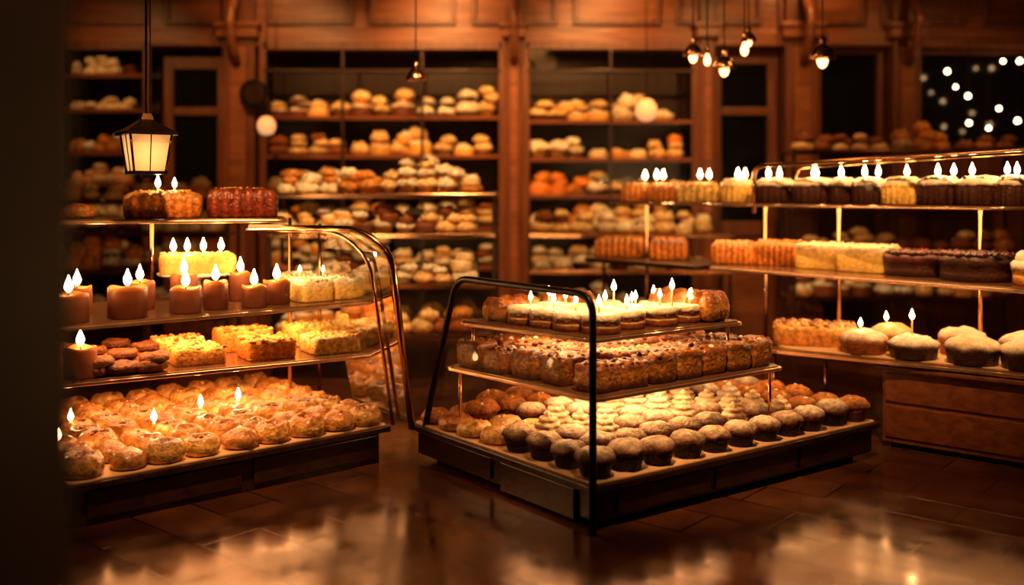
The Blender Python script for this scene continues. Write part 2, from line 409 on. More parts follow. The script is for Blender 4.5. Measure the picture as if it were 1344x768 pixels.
# ------------------------------------------------------------------ room shell
CZ=3.9
box('floor',-5.6,5.8,-1.6,10.3,-.1,0,M_FLOOR,None,0)
box('ceiling',-5.6,5.8,-1.6,10.3,CZ,CZ+.1,M_BACKW,None,0)
box('wall_back',-5.6,5.8,10.1,10.3,0,CZ,M_BACKW,None,0)
box('wall_left',-5.7,-5.6,-1.6,10.3,0,CZ,M_WWOOD,None,0)
box('wall_right',5.8,5.9,-1.6,10.3,0,CZ,M_WWOOD,None,0)
box('wall_front',-5.6,5.8,-1.7,-1.6,0,CZ,M_WWOOD,None,0)

def pilaster(x0,x1,i):
    e=empty('trim_%d'%i,((x0+x1)/2,9.8,0))
    box('shaft',x0,x1,9.62,10.1,0,CZ,M_WWOOD,e,.015)
    w=(x1-x0)
    box('raised_panel',x0+w*.25,x1-w*.25,9.59,9.62,.5,2.85,M_HWOOD,e,.01)
    box('plinth',x0-.03,x1+.03,9.57,10.1,0,.35,M_WWOOD,e,.01)
    box('capital',x0-.04,x1+.04,9.55,10.1,2.93,3.03,M_HWOOD,e,.012)
    box('capital_upper',x0-.06,x1+.06,9.53,10.1,3.03,3.08,M_HWOOD,e,.012)
for i,(a,b) in enumerate([(-4.75,-4.5),(-2.82,-2.5),(-.06,.10),(1.82,1.98),(2.66,2.98),(3.70,3.98),(5.4,5.6)]): pilaster(a,b,i+1)
e=empty('trim_8',(0,9.8,3.1))
box('header_beam',-5.6,5.8,9.66,10.1,2.86,3.02,M_HWOOD,e,.012)
box('frieze',-5.6,5.8,9.70,10.1,3.02,3.5,M_HWOOD,e,.0)
box('cornice',-5.6,5.8,9.58,10.1,3.5,3.6,M_HWOOD,e,.02)
for k in range(11):
    x=-5.4+k*1.0
    box('frieze_frame_top',x,x+.85,9.66,9.70,3.40,3.45,M_WWOOD,e,.006)
    box('frieze_frame_low',x,x+.85,9.66,9.70,3.07,3.12,M_WWOOD,e,.006)
    box('frieze_frame_l',x,x+.05,9.66,9.70,3.12,3.40,M_WWOOD,e,.006)
    box('frieze_frame_r',x+.80,x+.85,9.66,9.70,3.12,3.40,M_WWOOD,e,.006)
for x in (-2.66,.02,2.82,3.84):
    tube('bracket',[(x,9.55,2.70),(x,9.38,2.86),(x,9.32,3.10),(x,9.55,3.35)],.045,M_HWOOD,e,.15)

def window(i,x0,x1,z0,z1,mull=1):
    e=empty('window_%d'%i,((x0+x1)/2,9.9,(z0+z1)/2))
    box('pane',x0,x1,9.88,9.90,z0,z1,M_NIGHT,e,0)
    f=.07
    box('frame_l',x0-f,x0,9.8,9.95,z0-f,z1+f,M_WWOOD,e); box('frame_r',x1,x1+f,9.8,9.95,z0-f,z1+f,M_WWOOD,e)
    box('frame_t',x0,x1,9.8,9.95,z1,z1+f,M_WWOOD,e); box('sill',x0-f,x1+f,9.74,9.95,z0-f,z0,M_HWOOD,e)
    for k in range(mull):
        x=x0+(x1-x0)*(k+1)/(mull+1); box('mullion',x-.018,x+.018,9.84,9.88,z0,z1,M_WWOOD,e,.004)
window(1,4.05,5.35,1.86,2.80,0)
window(2,3.06,3.62,1.9,2.80,0)
box('trim_9',4.0,5.6,9.75,10.1,0,1.78,M_WWOOD,None,.01)
def door(i,x0,x1,z1):
    e=empty('door_%d'%i,((x0+x1)/2,9.95,0))
    s=.10
    box('stile_l',x0,x0+s,9.88,9.98,0,z1,M_WWOOD,e); box('stile_r',x1-s,x1,9.88,9.98,0,z1,M_WWOOD,e)
    for z0,zz in ((0,.22),(1.0,1.14),(2.2,2.28),(z1-.14,z1)): box('rail',x0+s,x1-s,9.88,9.98,z0,zz,M_WWOOD,e)
    box('lower_panel',x0+s,x1-s,9.92,9.96,.22,1.0,M_HWOOD,e,.01); box('glass_pane',x0+s,x1-s,9.92,9.94,1.14,z1-.14,M_NIGHT,e,0)
    tube('handle',[(x1-.05,9.86,1.0),(x1-.05,9.82,1.0),(x1-.05,9.82,1.14),(x1-.05,9.86,1.14)],.01,M_BRONZE,e,.01)
door(1,1.99,2.65,2.85)
door(2,-3.48,-2.84,2.8)

# door jamb beside the camera
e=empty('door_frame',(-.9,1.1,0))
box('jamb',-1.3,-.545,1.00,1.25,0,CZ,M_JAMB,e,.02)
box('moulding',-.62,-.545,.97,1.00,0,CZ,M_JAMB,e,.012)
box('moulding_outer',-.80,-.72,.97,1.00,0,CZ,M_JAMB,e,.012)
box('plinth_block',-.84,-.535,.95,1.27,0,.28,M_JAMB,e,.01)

# ------------------------------------------------------------------ back shelving with pastries
LOW=[]
for s in range(4):
    for (c1,c2) in ((brown,cream),(orange,gold),(gold,cream),(gold,white),(brown2,white),(cream,white),(brown2,brown),(gold2,white),(gold,cream),(cream,white)):
        LOW.append(t_lumplow(s*9+len(LOW),c1,c2,s%3))
def rack(name,x0,x1,y0,y1,levels,items,back=True,post=M_DWOOD,sp=.17,scl=1.0,stack=.6,top=None):
    e=empty(name,((x0+x1)/2,(y0+y1)/2,0))
    ztop = top or levels[-1]+.03
    for k in range(len(levels)):
        z=levels[k]; box('shelf_%d'%k,x0,x1,y0,y1,z-.025,z,M_SHELF,e,.004)
        box('shelf_lip_%d'%k,x0,x1,y0-.012,y0,z-.03,z+.006,M_CWOOD if back else M_BRONZE,e,.003)
    for x in (x0,x1-.03):
        for y in (y0+.02,y1-.05): box('post',x,x+.03,y,y+.03,0,ztop,post,e,.004)
    if back:
        box('back_panel',x0,x1,y1-.015,y1,0,ztop,M_BACKW,e,0)
        box('face_frame_top',x0,x1,y0-.03,y0,ztop-.08,ztop,M_WWOOD,e,.006)
        box('face_frame_l',x0-.04,x0+.03,y0-.03,y0,0,ztop,M_WWOOD,e,.006); box('face_frame_r',x1-.03,x1+.04,y0-.03,y0,0,ztop,M_WWOOD,e,.006)
        if x1-x0>1.2:
            nm_=2 if x1-x0>2 else 1
            for q in range(1,nm_+1):
                xm=x0+(x1-x0)*q/(nm_+1); box('glass_door_stile',xm-.014,xm+.014,y0-.035,y0-.013,0,ztop-.08,M_DWOOD,e,.004)
            box('glass_door_rail',x0,x1,y0-.035,y0-.014,2.60,2.63,M_DWOOD,e,.004)
        meshobj('glass_front',[(x0,y0-.02,.05),(x1,y0-.02,.05),(x1,y0-.02,ztop-.08),(x0,y0-.02,ztop-.08)],[(0,1,2,3)],M_GLASS,e)
    m=Mass()
    for k,z in enumerate(levels):
        x=x0+.12
        while x<x1-.14:
            run=U(.35,.8); pal=random.sample(LOW,2); h=U(.85,1.3); xe=min(x+run,x1-.12); mound=R()<.5
            xs=x
            while x<xe:
                for r_ in range(max(1,int((y1-y0-.1)/.19))):
                    s=scl*U(.75,1.1); y=y0+.13+r_*.19+U(-.01,.01)
                    if y>y1-.12: continue
                    m.add(random.choice(pal),(x,y,z+.001),U(0,6),(s,s,s*h),U(.7,1.15))
                    if R()<stack or mound: m.add(random.choice(pal),(x+U(-.03,.07),y+U(-.02,.02),z+.085*s*h),U(0,6),(s*.85,s*.85,s*h*.85),U(.8,1.2))
                    if mound and abs(x-(xs+xe)/2)<run*.22: m.add(random.choice(pal),(x,y,z+.155*s*h),U(0,6),(s*.8,s*.8,s*h*.7),U(.9,1.2))
                x+=sp*scl*U(.9,1.05)
            x+=U(.0,.05)
    m.build(items)
    return e
rack('display_cabinet',-2.42,-.10,9.66,10.08,[.70,1.08,1.42,1.79,2.17],'assorted_pastries',sp=.17,scl=1.2,top=2.9,stack=.65)
rack('display_cabinet',.14,1.78,9.66,10.08,[.70,1.06,1.40,1.76,2.13],'assorted_pastries',sp=.17,scl=1.15,top=2.9,stack=.5)
rack('display_cabinet',-4.42,-3.56,9.66,10.08,[.8,1.19,1.52,1.82,2.24,2.58],'assorted_pastries',sp=.15,scl=.85,top=2.9)
rack('pastry_shelf_rack',-1.85,-.12,7.45,7.95,[.36,.74,1.12,1.42],'piled_pastries',back=False,sp=.165,scl=.95,top=1.44,stack=.75)
rack('pastry_shelf_rack',.15,1.95,8.75,9.2,[.36,.74,1.06],'piled_pastries',back=False,sp=.18)
rack('pastry_shelf_rack',-4.5,-2.35,8.2,8.6,[.4,.78,1.1,1.36],'piled_pastries',back=False,sp=.17)
rack('pastry_shelf_rack',2.5,4.6,8.8,9.25,[.5,.9,1.3,1.8],'piled_pastries',back=False,sp=.18,top=1.82)

# ------------------------------------------------------------------ CENTRAL CASE
Pc=(.34,4.17); A=(-.90,1.17); B=(1.66,1.19)
cc=empty('bakery_display_case',(.7,5.3,0))
slab('tray_board',quad(Pc,A,B),.165,.195,M_DWOOD,cc,.02)
slab('tray_liner',qi(Pc,A,B,.012),.195,.206,M_LINER,cc,.03,.003)
slab('base_cabinet',qi(Pc,A,B,.02),.035,.165,M_DWOOD,cc,.01)
slab('toe_kick',qi(Pc,A,B,.06),0,.035,M_BLACK,cc,.01)
def face_panel(nm,F,D,Nn,a0,a1,z0,z1,th,mat,par):
    p=[(F[0]+D[0]*a0,F[1]+D[1]*a0),(F[0]+D[0]*a1,F[1]+D[1]*a1)]
    q=[(p[1][0]+Nn[0]*th,p[1][1]+Nn[1]*th),(p[0][0]+Nn[0]*th,p[0][1]+Nn[1]*th)]
    return slab(nm,p+q,z0,z1,mat,par,0,.004)
f0=P2(Pc,A,B,.02,.02)
nB=Vector((B[1],-B[0])).normalized(); nA=Vector((-A[1],A[0])).normalized()
if nA.y>0: nA=-nA
for a0,a1 in ((.06,.34),(.36,.64),(.66,.94)): face_panel('drawer_front',f0,B,nB,a0,a1,.05,.155,.012,M_DWOOD,cc)
face_panel('side_panel',f0,A,nA,.08,.44,.02,.155,.02,M_DWOOD,cc)
face_panel('side_panel_rear',f0,A,nA,.5,.94,.05,.155,.012,M_DWOOD,cc)
S1F=(.37,4.32); S1A=(-.70,.79); S1B=(1.02,.79); Z1=.55
S2F=(.37,4.44); S2A=(-.64,.60); S2B=(.80,.60); Z2=.79
for nm,F,a,b,z in (('middle_shelf',S1F,S1A,S1B,Z1),('upper_shelf',S2F,S2A,S2B,Z2)):
    slab(nm,quad(F,a,b),z-.02,z,M_SHELF,cc,.05)
    slab(nm+'_rim',[P2(F,a,b,-.012,-.012),P2(F,a,b,1.012,-.012),P2(F,a,b,1.012,1.012),P2(F,a,b,-.012,1.012)],z-.026,z-.008,M_RIM,cc,.05)
tube('front_frame',[(Pc[0],Pc[1]-.005,0),(Pc[0],Pc[1]-.005,1.01),(-.28,4.98,1.01),(-.46,5.27,.20)],.017,M_BLACK,cc,.1)
gv=[(Pc[0],Pc[1]+.02,.21),(Pc[0],Pc[1]+.02,1.0),(-.27,4.985,1.0),(-.44,5.26,.21)]
meshobj('front_glass',gv,[(0,1,2,3)],M_GLASS,cc)
for a,b in ((.97,.04),(.97,.97),(.04,.97)):
    x,y=P2(S1F,S1A,S1B,a,b); tube('shelf_post',[(x,y,.195),(x,y,Z1)],.009,M_BRONZE,cc)
for a,b in ((.95,.05),(.95,.95),(.05,.95)):
    x,y=P2(S2F,S2A,S2B,a,b); tube('shelf_post_upper',[(x,y,Z1),(x,y,Z2)],.008,M_BRONZE,cc)

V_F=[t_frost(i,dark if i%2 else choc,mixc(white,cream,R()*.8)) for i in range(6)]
V_D=[t_dome(20+i,dark,mixc(mixc(white,cream,R()*.5),brown,.1+.3*R()),brown2) for i in range(6)]
V_M=[t_muffin(40+i) for i in range(5)]
V_C=[t_crumbun(60+i,mixc(gold,brown,R()*.6)) for i in range(5)]
V_CR=[t_crumbun(65+i,mixc(gold2,cream,R())) for i in range(3)]
V_B=[t_bun(80+i) for i in range(8)]
V_Q=[t_sq(100+i) for i in range(8)]
m=Mass(); nA_,nB_=8,11
for i in range(nA_):
    for j in range(nB_):
        a=.07+.86*i/(nA_-1); b=.055+.89*j/(nB_-1)
        x,y=P2(Pc,A,B,a,b); x+=U(-.010,.010); y+=U(-.010,.010); tint=U(.75,1.08)
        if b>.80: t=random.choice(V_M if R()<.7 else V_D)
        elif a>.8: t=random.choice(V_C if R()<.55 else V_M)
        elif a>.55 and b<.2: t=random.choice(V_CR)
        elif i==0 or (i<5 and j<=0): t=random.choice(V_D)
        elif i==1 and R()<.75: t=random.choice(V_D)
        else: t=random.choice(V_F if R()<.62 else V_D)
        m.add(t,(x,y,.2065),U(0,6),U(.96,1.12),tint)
m.build('cupcakes_and_muffins')
m=Mass(); n1,n2=5,7
for i in range(n1):
    for j in range(n2):
        a=.10+.80*i/(n1-1); b=.08+.84*j/(n2-1); x,y=P2(S1F,S1A,S1B,a,b)
        m.add(random.choice(V_Q),(x+U(-.006,.006),y+U(-.006,.006),Z1+.001),math.atan2(S1B[1],S1B[0])+U(-.10,.10),(U(.98,1.06),U(.98,1.06),U(.88,1.08)),U(.7,1.2))
m.build('crumb_topped_bread_squares')
m=Mass(); rzB=math.atan2(S2B[1],S2B[0]); rzA=math.atan2(S2A[1],S2A[0])
RC=[t_round(.088,.085,mixc(brown,brown2,.5),mixc(white,cream,.2),200+i,0,True) for i in range(4)]
cand=Mass()
for (a,b) in ((.06,.10),(.24,.08),(.42,.09),(.60,.10),(.12,.32),(.30,.30),(.49,.31),(.66,.32),(.10,.52),(.30,.53),(.50,.53),(.12,.72),(.34,.74)):
    aa=a+.06; x,y=P2(S2F,S2A,S2B,aa,b+.05); rr=U(.95,1.08)
    m.add(random.choice(RC),(x,y,Z2+.001),U(0,6),rr,U(.9,1.08))
    if R()<.9:
        for k in range(random.choice((1,1,2))): cand.add(t_stick(U(.015,.035),fs=.75),(x+U(-.04,.04),y+U(-.03,.03),Z2+.087*rr))
m.build('iced_round_cakes')
x,y=P2(S2F,S2A,S2B,.35,.45); cand.add(t_stick(.07,fs=.9),(x,y,Z2+.087))
x,y=P2(S2F,S2A,S2B,.12,.62); cand.add(t_stick(.08,fs=.9),(x,y,Z2+.087))
cand.build('birthday_candles')
m=Mass()
x,y=P2(S2F,S2A,S2B,.86,.22); m.add(t_braid(.13,.085,.12,mixc(brown,gold,.5),brown,301),(x,y,Z2+.001),rzB)
x,y=P2(S2F,S2A,S2B,.25,.90); m.add(t_braid(.19,.10,.15,mixc(brown,gold,.5),brown,302),(x-.02,y-.02,Z2+.001),rzA+math.pi+.0)
x,y=P2(S2F,S2A,S2B,.86,.60); m.add(t_braid(.13,.085,.12,mixc(brown,gold,.5),brown,303),(x,y,Z2+.001),rzB)
m.build('braided_loaves')
area('strip_light_middle',(S1F[0]+.5*(S1A[0]+S1B[0]),S1F[1]+.5*(S1A[1]+S1B[1]),Z1-.03),.7,1.0,13,rzB+1.57,(1,.52,.21),cc)
area('strip_light_upper',(S2F[0]+.5*(S2A[0]+S2B[0]),S2F[1]+.5*(S2A[1]+S2B[1]),Z2-.03),.6,.8,9,rzB+1.57,parent=cc)

# ------------------------------------------------------------------ LEFT CASE
LF=(-1.88,4.17); LU=(1.24,1.11); LV=(-.94,1.04)
lc=empty('bakery_display_case',(-1.7,5.2,0))
slab('tray_board',quad(LF,LU,LV),.165,.195,M_DWOOD,lc,.02)
slab('tray_liner',qi(LF,LU,LV,.012),.195,.206,M_LINER,lc,.03,.003)
slab('base_cabinet',qi(LF,LU,LV,.03),.0,.165,M_DWOOD,lc,.01)
nL=Vector((LU[1],-LU[0])).normalized(); f0=P2(LF,LU,LV,.03,.03)
for a0,a1 in ((.03,.46),(.5,.93)): face_panel('front_panel',f0,LU,nL,a0,a1,.03,.15,.012,M_DWOOD,lc)
L1F=(-2.15,4.60); L1U=(1.44,.91); L1V=(-.42,.67); LZ1=.55
L2F=(-2.04,4.33); L2U=(1.34,1.14); L2V=(-.55,.65); LZ2=.85
L3F=(-2.52,5.02); L3U=(1.30,.34); L3V=(-.13,.48); LZ3=1.30
for nm,F,a,b,z in (('lower_shelf',L1F,L1U,L1V,LZ1),('middle_shelf',L2F,L2U,L2V,LZ2),('top_shelf',L3F,L3U,L3V,LZ3)):
    slab(nm,quad(F,a,b),z-.018,z,M_SHELF,lc,.05)
    slab(nm+'_rim',[P2(F,a,b,-.008,-.012),P2(F,a,b,1.008,-.012),P2(F,a,b,1.008,1.012),P2(F,a,b,-.008,1.012)],z-.025,z-.007,M_RIM,lc,.05)
tube('curved_frame',[(-1.45,5.48,1.245),(-.80,5.24,1.245),(-.63,5.18,1.12),(-.53,5.235,.19)],.018,M_BRONZE,lc,.13)
tube('curved_frame_inner',[(-1.5,5.60,1.225),(-.93,5.38,1.225),(-.76,5.30,1.08),(-.64,5.33,.19)],.010,M_BRONZE,lc,.13)
gv=[(-.80,5.26,1.22),(-.66,5.20,1.12),(-.55,5.25,.22),(-.9,5.66,.22),(-1.1,5.7,1.12),(-1.2,5.7,1.22)]
meshobj('end_glass',gv,[(0,1,4,5),(1,2,3,4)],M_GLASS,lc)
for x,y,z0,z1 in ((-1.16,5.98,.19,1.25),(-2.55,5.05,.19,1.28),(-1.30,5.80,.19,1.29),(-2.0,5.5,.86,1.29)):
    tube('rear_post',[(x,y,z0),(x,y,z1)],.011,M_BRONZE,lc)
m=Mass(); nu,nv=9,8
for j in range(nv):
    for i in range(nu):
        a=.065+.87*(i+(.0))/(nu-1); b=.07+.865*j/(nv-1); x,y=P2(LF,LU,LV,a,b)
        m.add(random.choice(V_B if R()<.75 else V_C),(x+U(-.012,.012),y+U(-.012,.012),.2065),U(0,6),(lambda s:(s,s,s*1.2))(U(.90,1.06)),U(.65,1.08))
m.build('golden_buns')
c_=Mass()
for a,b in ((.05,.25),(.33,.3),(.52,.42),(.66,.45),(.15,.5)):
    x,y=P2(LF,LU,LV,a,b); c_.add(t_stick(.03,fs=1.0,r=.009),(x,y,.285))
c_.build('taper_candles')
m=Mass(); rz1=math.atan2(L1U[1],L1U[0])
COOK=[lump(lathe([(.06,0,brown2),(.085,.01,brown),(.088,.03,brown2),(.075,.045,brown),(.04,.052,brown2),(.004,.054,brown)],20,PA),.014,24,400+i,.4) for i in range(3)]
for i in range(4):
    for j in range(4):
        x,y=P2(L1F,L1U,L1V,.04+i*.078+j*.01,.14+j*.24)
        if i==0 and j<2: continue
        m.add(COOK[(i+j)%3],(x,y,LZ1+.001),U(0,6),U(.9,1.1),U(.6,1.0))
        if (i+j)%2: m.add(COOK[i%3],(x+.03,y,LZ1+.048),U(0,6),.85,.8)
m.build('dark_cookies')
m=Mass()
for (a,b,hx,hy,h,s,t,cc_) in ((.43,.30,.13,.12,.085,gold,gold2,[gold2,cream,gold,brown]),(.42,.72,.13,.11,.085,gold,gold2,[gold2,cream,gold,brown]),
      (.645,.26,.13,.12,.10,orange,gold,[gold2,yellow,gold,orange,brown]),(.63,.70,.15,.11,.11,orange,gold,[gold2,orange,gold,brown]),
      (.86,.26,.14,.12,.09,yellow,cream,[cream,yellow,gold2]),(.87,.70,.15,.12,.11,yellow,yellow,[cream,yellow,gold2])):
    x,y=P2(L1F,L1U,L1V,a,b); m.add(t_slab(hx,hy,h,s,t,int(a*100),60,cc_,.015),(x,y,LZ1+.001),rz1)
m.build('crumble_sheet_cakes')
m=Mass(); wax=(.12,.030,.012); wax2=(.16,.048,.020)
for k,(a,b,r,h) in enumerate(((.075,.14,.088,.13),(.225,.14,.090,.145),(.385,.14,.075,.125),(.485,.20,.062,.14),(.590,.14,.064,.11),(.682,.22,.070,.125),
                  (.15,.52,.07,.13),(.32,.50,.075,.14),(.46,.55,.07,.16),(.64,.55,.06,.15))):
    x,y=P2(L2F,L2U,L2V,a,b); m.add(t_pillar(r,h,wax if k%2 else wax2,k,1.3),(x,y,LZ2+.001),U(0,6))
m.build('pillar_candles')
m=Mass(); m.add(t_pillar(.075,.15,wax2,33,1.3),(-2.07,4.75,LZ1+.001),0); m.build('pillar_candle')
m=Mass(); rz2=math.atan2(L2U[1],L2U[0])
for a,b in ((.80,.24),(.92,.26),(.86,.66)):
    x,y=P2(L2F,L2U,L2V,a,b); m.add(t_slab(.098,.10,.115,yellow,white,int(a*77),50,[white,cream,white],.014,FR),(x,y,LZ2+.001),rz2)
for a,b in ((.78,.3),(.84,.22)):
    x,y=P2(L2F,L2U,L2V,a,b); m.add(t_stick(.03,fs=.6),(x,y,LZ2+.118))
m.build('cream_cake_squares')
x,y=P2(L2F,L2U,L2V,.56,.84)
m=Mass()
m.add(lathe([(.07,0,white),(.07,.01,white),(.02,.02,white),(.018,.10,white),(.06,.125,white),(.21,.13,white),(.215,.142,white),(.02,.142,white)],36,CE),(x,y,LZ2+.001))
m.build('cake_stand')
m=Mass(); m.add(t_slab(.20,.10,.10,gold,yellow,5,50,[cream,yellow,gold2],.013,FR),(x,y,LZ2+.144),.35)
for dx in (-.12,-.05,.03,.12): m.add(t_stick(.015,fs=1.15),(x+dx,y+dx*.35,LZ2+.246))
m.build('lemon_sheet_cake')
m=Mass(); rz3=math.atan2(L3U[1],L3U[0])
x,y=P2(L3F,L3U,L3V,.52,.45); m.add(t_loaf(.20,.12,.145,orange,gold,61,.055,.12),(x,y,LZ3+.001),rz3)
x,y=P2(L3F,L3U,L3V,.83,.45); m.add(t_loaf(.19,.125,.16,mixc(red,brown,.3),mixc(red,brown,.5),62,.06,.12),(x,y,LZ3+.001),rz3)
x,y=P2(L3F,L3U,L3V,.50,.35); m.add(t_stick(.012,fs=1.05),(x,y,LZ3+.15)); 
x,y=P2(L3F,L3U,L3V,.56,.5); m.add(t_stick(.012,fs=.9),(x,y,LZ3+.15)); 
m.build('glazed_loaf_cakes')
m=Mass()
for a in (.05,.2): 
    x,y=P2(L3F,L3U,L3V,a,.5); m.add(V_C[0],(x,y,LZ3+.001),0,1.0)
m.build('crumb_buns')
for nm,F,a,b,z,e_ in (('strip_light_lower',L1F,L1U,L1V,LZ1,14),('strip_light_middle',L2F,L2U,L2V,LZ2,20),('strip_light_top',L3F,L3U,L3V,LZ3,7)):
    area(nm,(F[0]+.5*(a[0]+b[0]),F[1]+.5*(a[1]+b[1]),z-.03),1.3,.5,e_,math.atan2(a[1],a[0]),parent=lc)

# ------------------------------------------------------------------ RIGHT CASE
rc=empty('bakery_display_counter',(2.6,6,0))
C0=(2.10,5.62); CD=(1.44,-1.23); CN=(.78,.90)
slab('counter_body',quad(C0,CD,CN),.03,.44,M_CWOOD,rc,.01)
slab('counter_plinth',qi(C0,CD,CN,.02),0,.03,M_BLACK,rc,.01)
slab('counter_top',[P2(C0,CD,CN,-.02,-.03),P2(C0,CD,CN,1.02,-.03),P2(C0,CD,CN,1.02,1.02),P2(C0,CD,CN,-.02,1.02)],.44,.462,M_CWOOD,rc,.02)
nR=Vector((CD[1],-CD[0])).normalized()
if nR.y>0: nR=-nR
for z0,z1 in ((.06,.24),(.26,.42)):
    face_panel('plank_panel',C0,CD,nR,.01,.99,z0,z1,.008,M_CWOOD,rc)
R0F=(1.47,6.02); R0U=(1.85,-1.36); R0V=(.55,.75); RZ0=.50
slab('low_shelf',quad(R0F,R0U,R0V),RZ0-.02,RZ0,M_SHELF,rc,[.22,.03,.03,.1])
slab('low_shelf_rim',quad((R0F[0]-.01,R0F[1]-.01),R0U,R0V),RZ0-.028,RZ0-.008,M_RIM,rc,[.22,.03,.03,.1])
slab('low_shelf_liner',qi((R0F[0]+.01,R0F[1]+.01),R0U,R0V,.03),RZ0,RZ0+.004,M_LINER,rc,[.2,.03,.03,.1],.001)
R1F=(1.31,6.70); R1U=(1.95,-2.24); R1V=(.62,.54); RZ1=.94
slab('mid_shelf',quad(R1F,R1U,R1V),RZ1-.018,RZ1,M_SHELF,rc,[.08,.03,.03,.03])
slab('mid_shelf_rim',quad((R1F[0]-.008,R1F[1]-.008),R1U,R1V),RZ1-.026,RZ1-.007,M_RIM,rc,[.08,.03,.03,.03])
R2F=(.54,7.72); R2U=(.74,-.84); R2V=(.5,.44); RZ2=.925
slab('mid_shelf_extension',quad(R2F,R2U,R2V),RZ2-.03,RZ2,M_DWOOD,rc,[.08,.02,.02,.02])
R3F=(.74,7.58); R3U=(1.86,-2.38); R3V=(.40,.31); RZ3=1.365
slab('top_shelf',quad(R3F,R3U,R3V),RZ3-.012,RZ3,M_SHELF,rc,[.03,.12,.12,.03])
slab('top_shelf_rim',quad((R3F[0]-.008,R3F[1]-.008),R3U,R3V),RZ3-.02,RZ3-.005,M_RIM,rc,[.03,.12,.12,.03])
tube('top_rail',[(1.60,6.55,1.30),(1.60,6.55,1.61),(2.70,5.15,1.67),(3.3,4.39,1.70)],.014,M_BRONZE,rc,.08)
tube('top_rail_rear',[(1.95,6.78,1.36),(1.95,6.78,1.60),(3.1,5.4,1.67),(3.6,4.8,1.69)],.009,M_BRONZE,rc,.08)
gv=[(1.60,6.55,1.38),(1.60,6.55,1.60),(2.70,5.15,1.66),(2.70,5.15,1.38)]
meshobj('rail_glass',gv,[(0,1,2,3)],M_GLASS,rc)
for (x,y,z0,z1) in ((1.78,6.95,0,RZ3),(2.12,6.42,.46,RZ3),(2.72,5.75,.46,RZ3),(3.0,5.3,.46,RZ3),(1.05,7.72,0,RZ3),(1.9,6.0,0.0,RZ0),(.72,7.78,0,RZ2),(1.62,6.12,0.0,RZ0)):
    tube('support_post',[(x,y,z0),(x,y,z1)],.012,M_BRONZE,rc)
m=Mass(); cnd=Mass()
rows=[(.0095,.23,'lo'),(.107,.23,'lo'),(.217,.32,'ly'),(.341,.27,'ry'),(.446,.30,'rd'),(.547,.29,'rd'),(.615,.17,'rd'),(.676,.21,'rd'),(.752,.25,'ry'),(.829,.25,'rd'),(.913,.29,'rd'),(.972,.19,'rd')]
for k,(s,w,ty) in enumerate(rows):
    x=.95+1.85*s; y=7.70-2.35*s; h=.165; z=RZ3+.001
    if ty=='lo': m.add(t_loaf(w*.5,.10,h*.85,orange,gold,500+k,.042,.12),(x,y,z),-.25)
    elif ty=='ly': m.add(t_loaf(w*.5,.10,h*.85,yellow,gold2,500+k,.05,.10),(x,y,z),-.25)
    elif ty=='ry': m.add(t_ridgecake(w*.47,h*.95,yellow,mixc(white,yellow,.25),500+k),(x,y,z))
    else: m.add(t_ridgecake(w*.47,h*.95,choc,mixc(white,brown,.12),500+k),(x,y,z))
    for q in range(random.choice((1,1,2,2))): cnd.add(t_stick(.010,fs=1.1),(x+U(-.28,.28)*w,y+U(-.05,.05),z+h*.96))
m.build('small_celebration_cakes'); cnd.build('birthday_candles')
m=Mass()
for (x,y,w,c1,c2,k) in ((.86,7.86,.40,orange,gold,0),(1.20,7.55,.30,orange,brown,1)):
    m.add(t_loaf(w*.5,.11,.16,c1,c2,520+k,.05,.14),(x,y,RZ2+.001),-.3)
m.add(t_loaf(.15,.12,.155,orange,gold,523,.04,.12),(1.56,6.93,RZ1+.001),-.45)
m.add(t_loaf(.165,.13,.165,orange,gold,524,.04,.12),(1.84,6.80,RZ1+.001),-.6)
m.add(t_slab(.16,.14,.16,yellow,mixc(yellow,white,.6),525,50,[white,cream],.013,FR),(2.06,6.50,RZ1+.001),-.75)
m.add(t_slab(.16,.14,.16,yellow,mixc(yellow,white,.6),526,50,[white,cream],.013,FR),(2.25,6.24,RZ1+.001),-.75)
m.build('loaf_cakes')
m=Mass()
m.add(topping(t_round(.19,.13,choc,berry,530,0,False),130,.18,.18,lambda x,y:.135,.022,[berry,choc,red,brown2],GL),(2.45,5.98,RZ1+.001))
m.add(topping(t_round(.20,.14,choc,choc,531,0,False),130,.19,.19,lambda x,y:.145,.022,[choc,brown2,berry,dark],GL),(2.66,5.66,RZ1+.001))
m.add(topping(t_round(.20,.13,gold,white,532,16,True),60,.17,.17,lambda x,y:.135,.014,[white,cream,white],FR),(2.91,5.32,RZ1+.001))
m.build('layer_cakes')
m=Mass()
m.add(t_slab(.25,.14,.12,mixc(gold,brown,.2),gold2,540,130,[gold,brown,cream,gold2,brown],.018,GL),(1.87,6.12,RZ0+.005),math.atan2(R0U[1],R0U[0])+.35)
m.build('crumble_pie')
m=Mass()
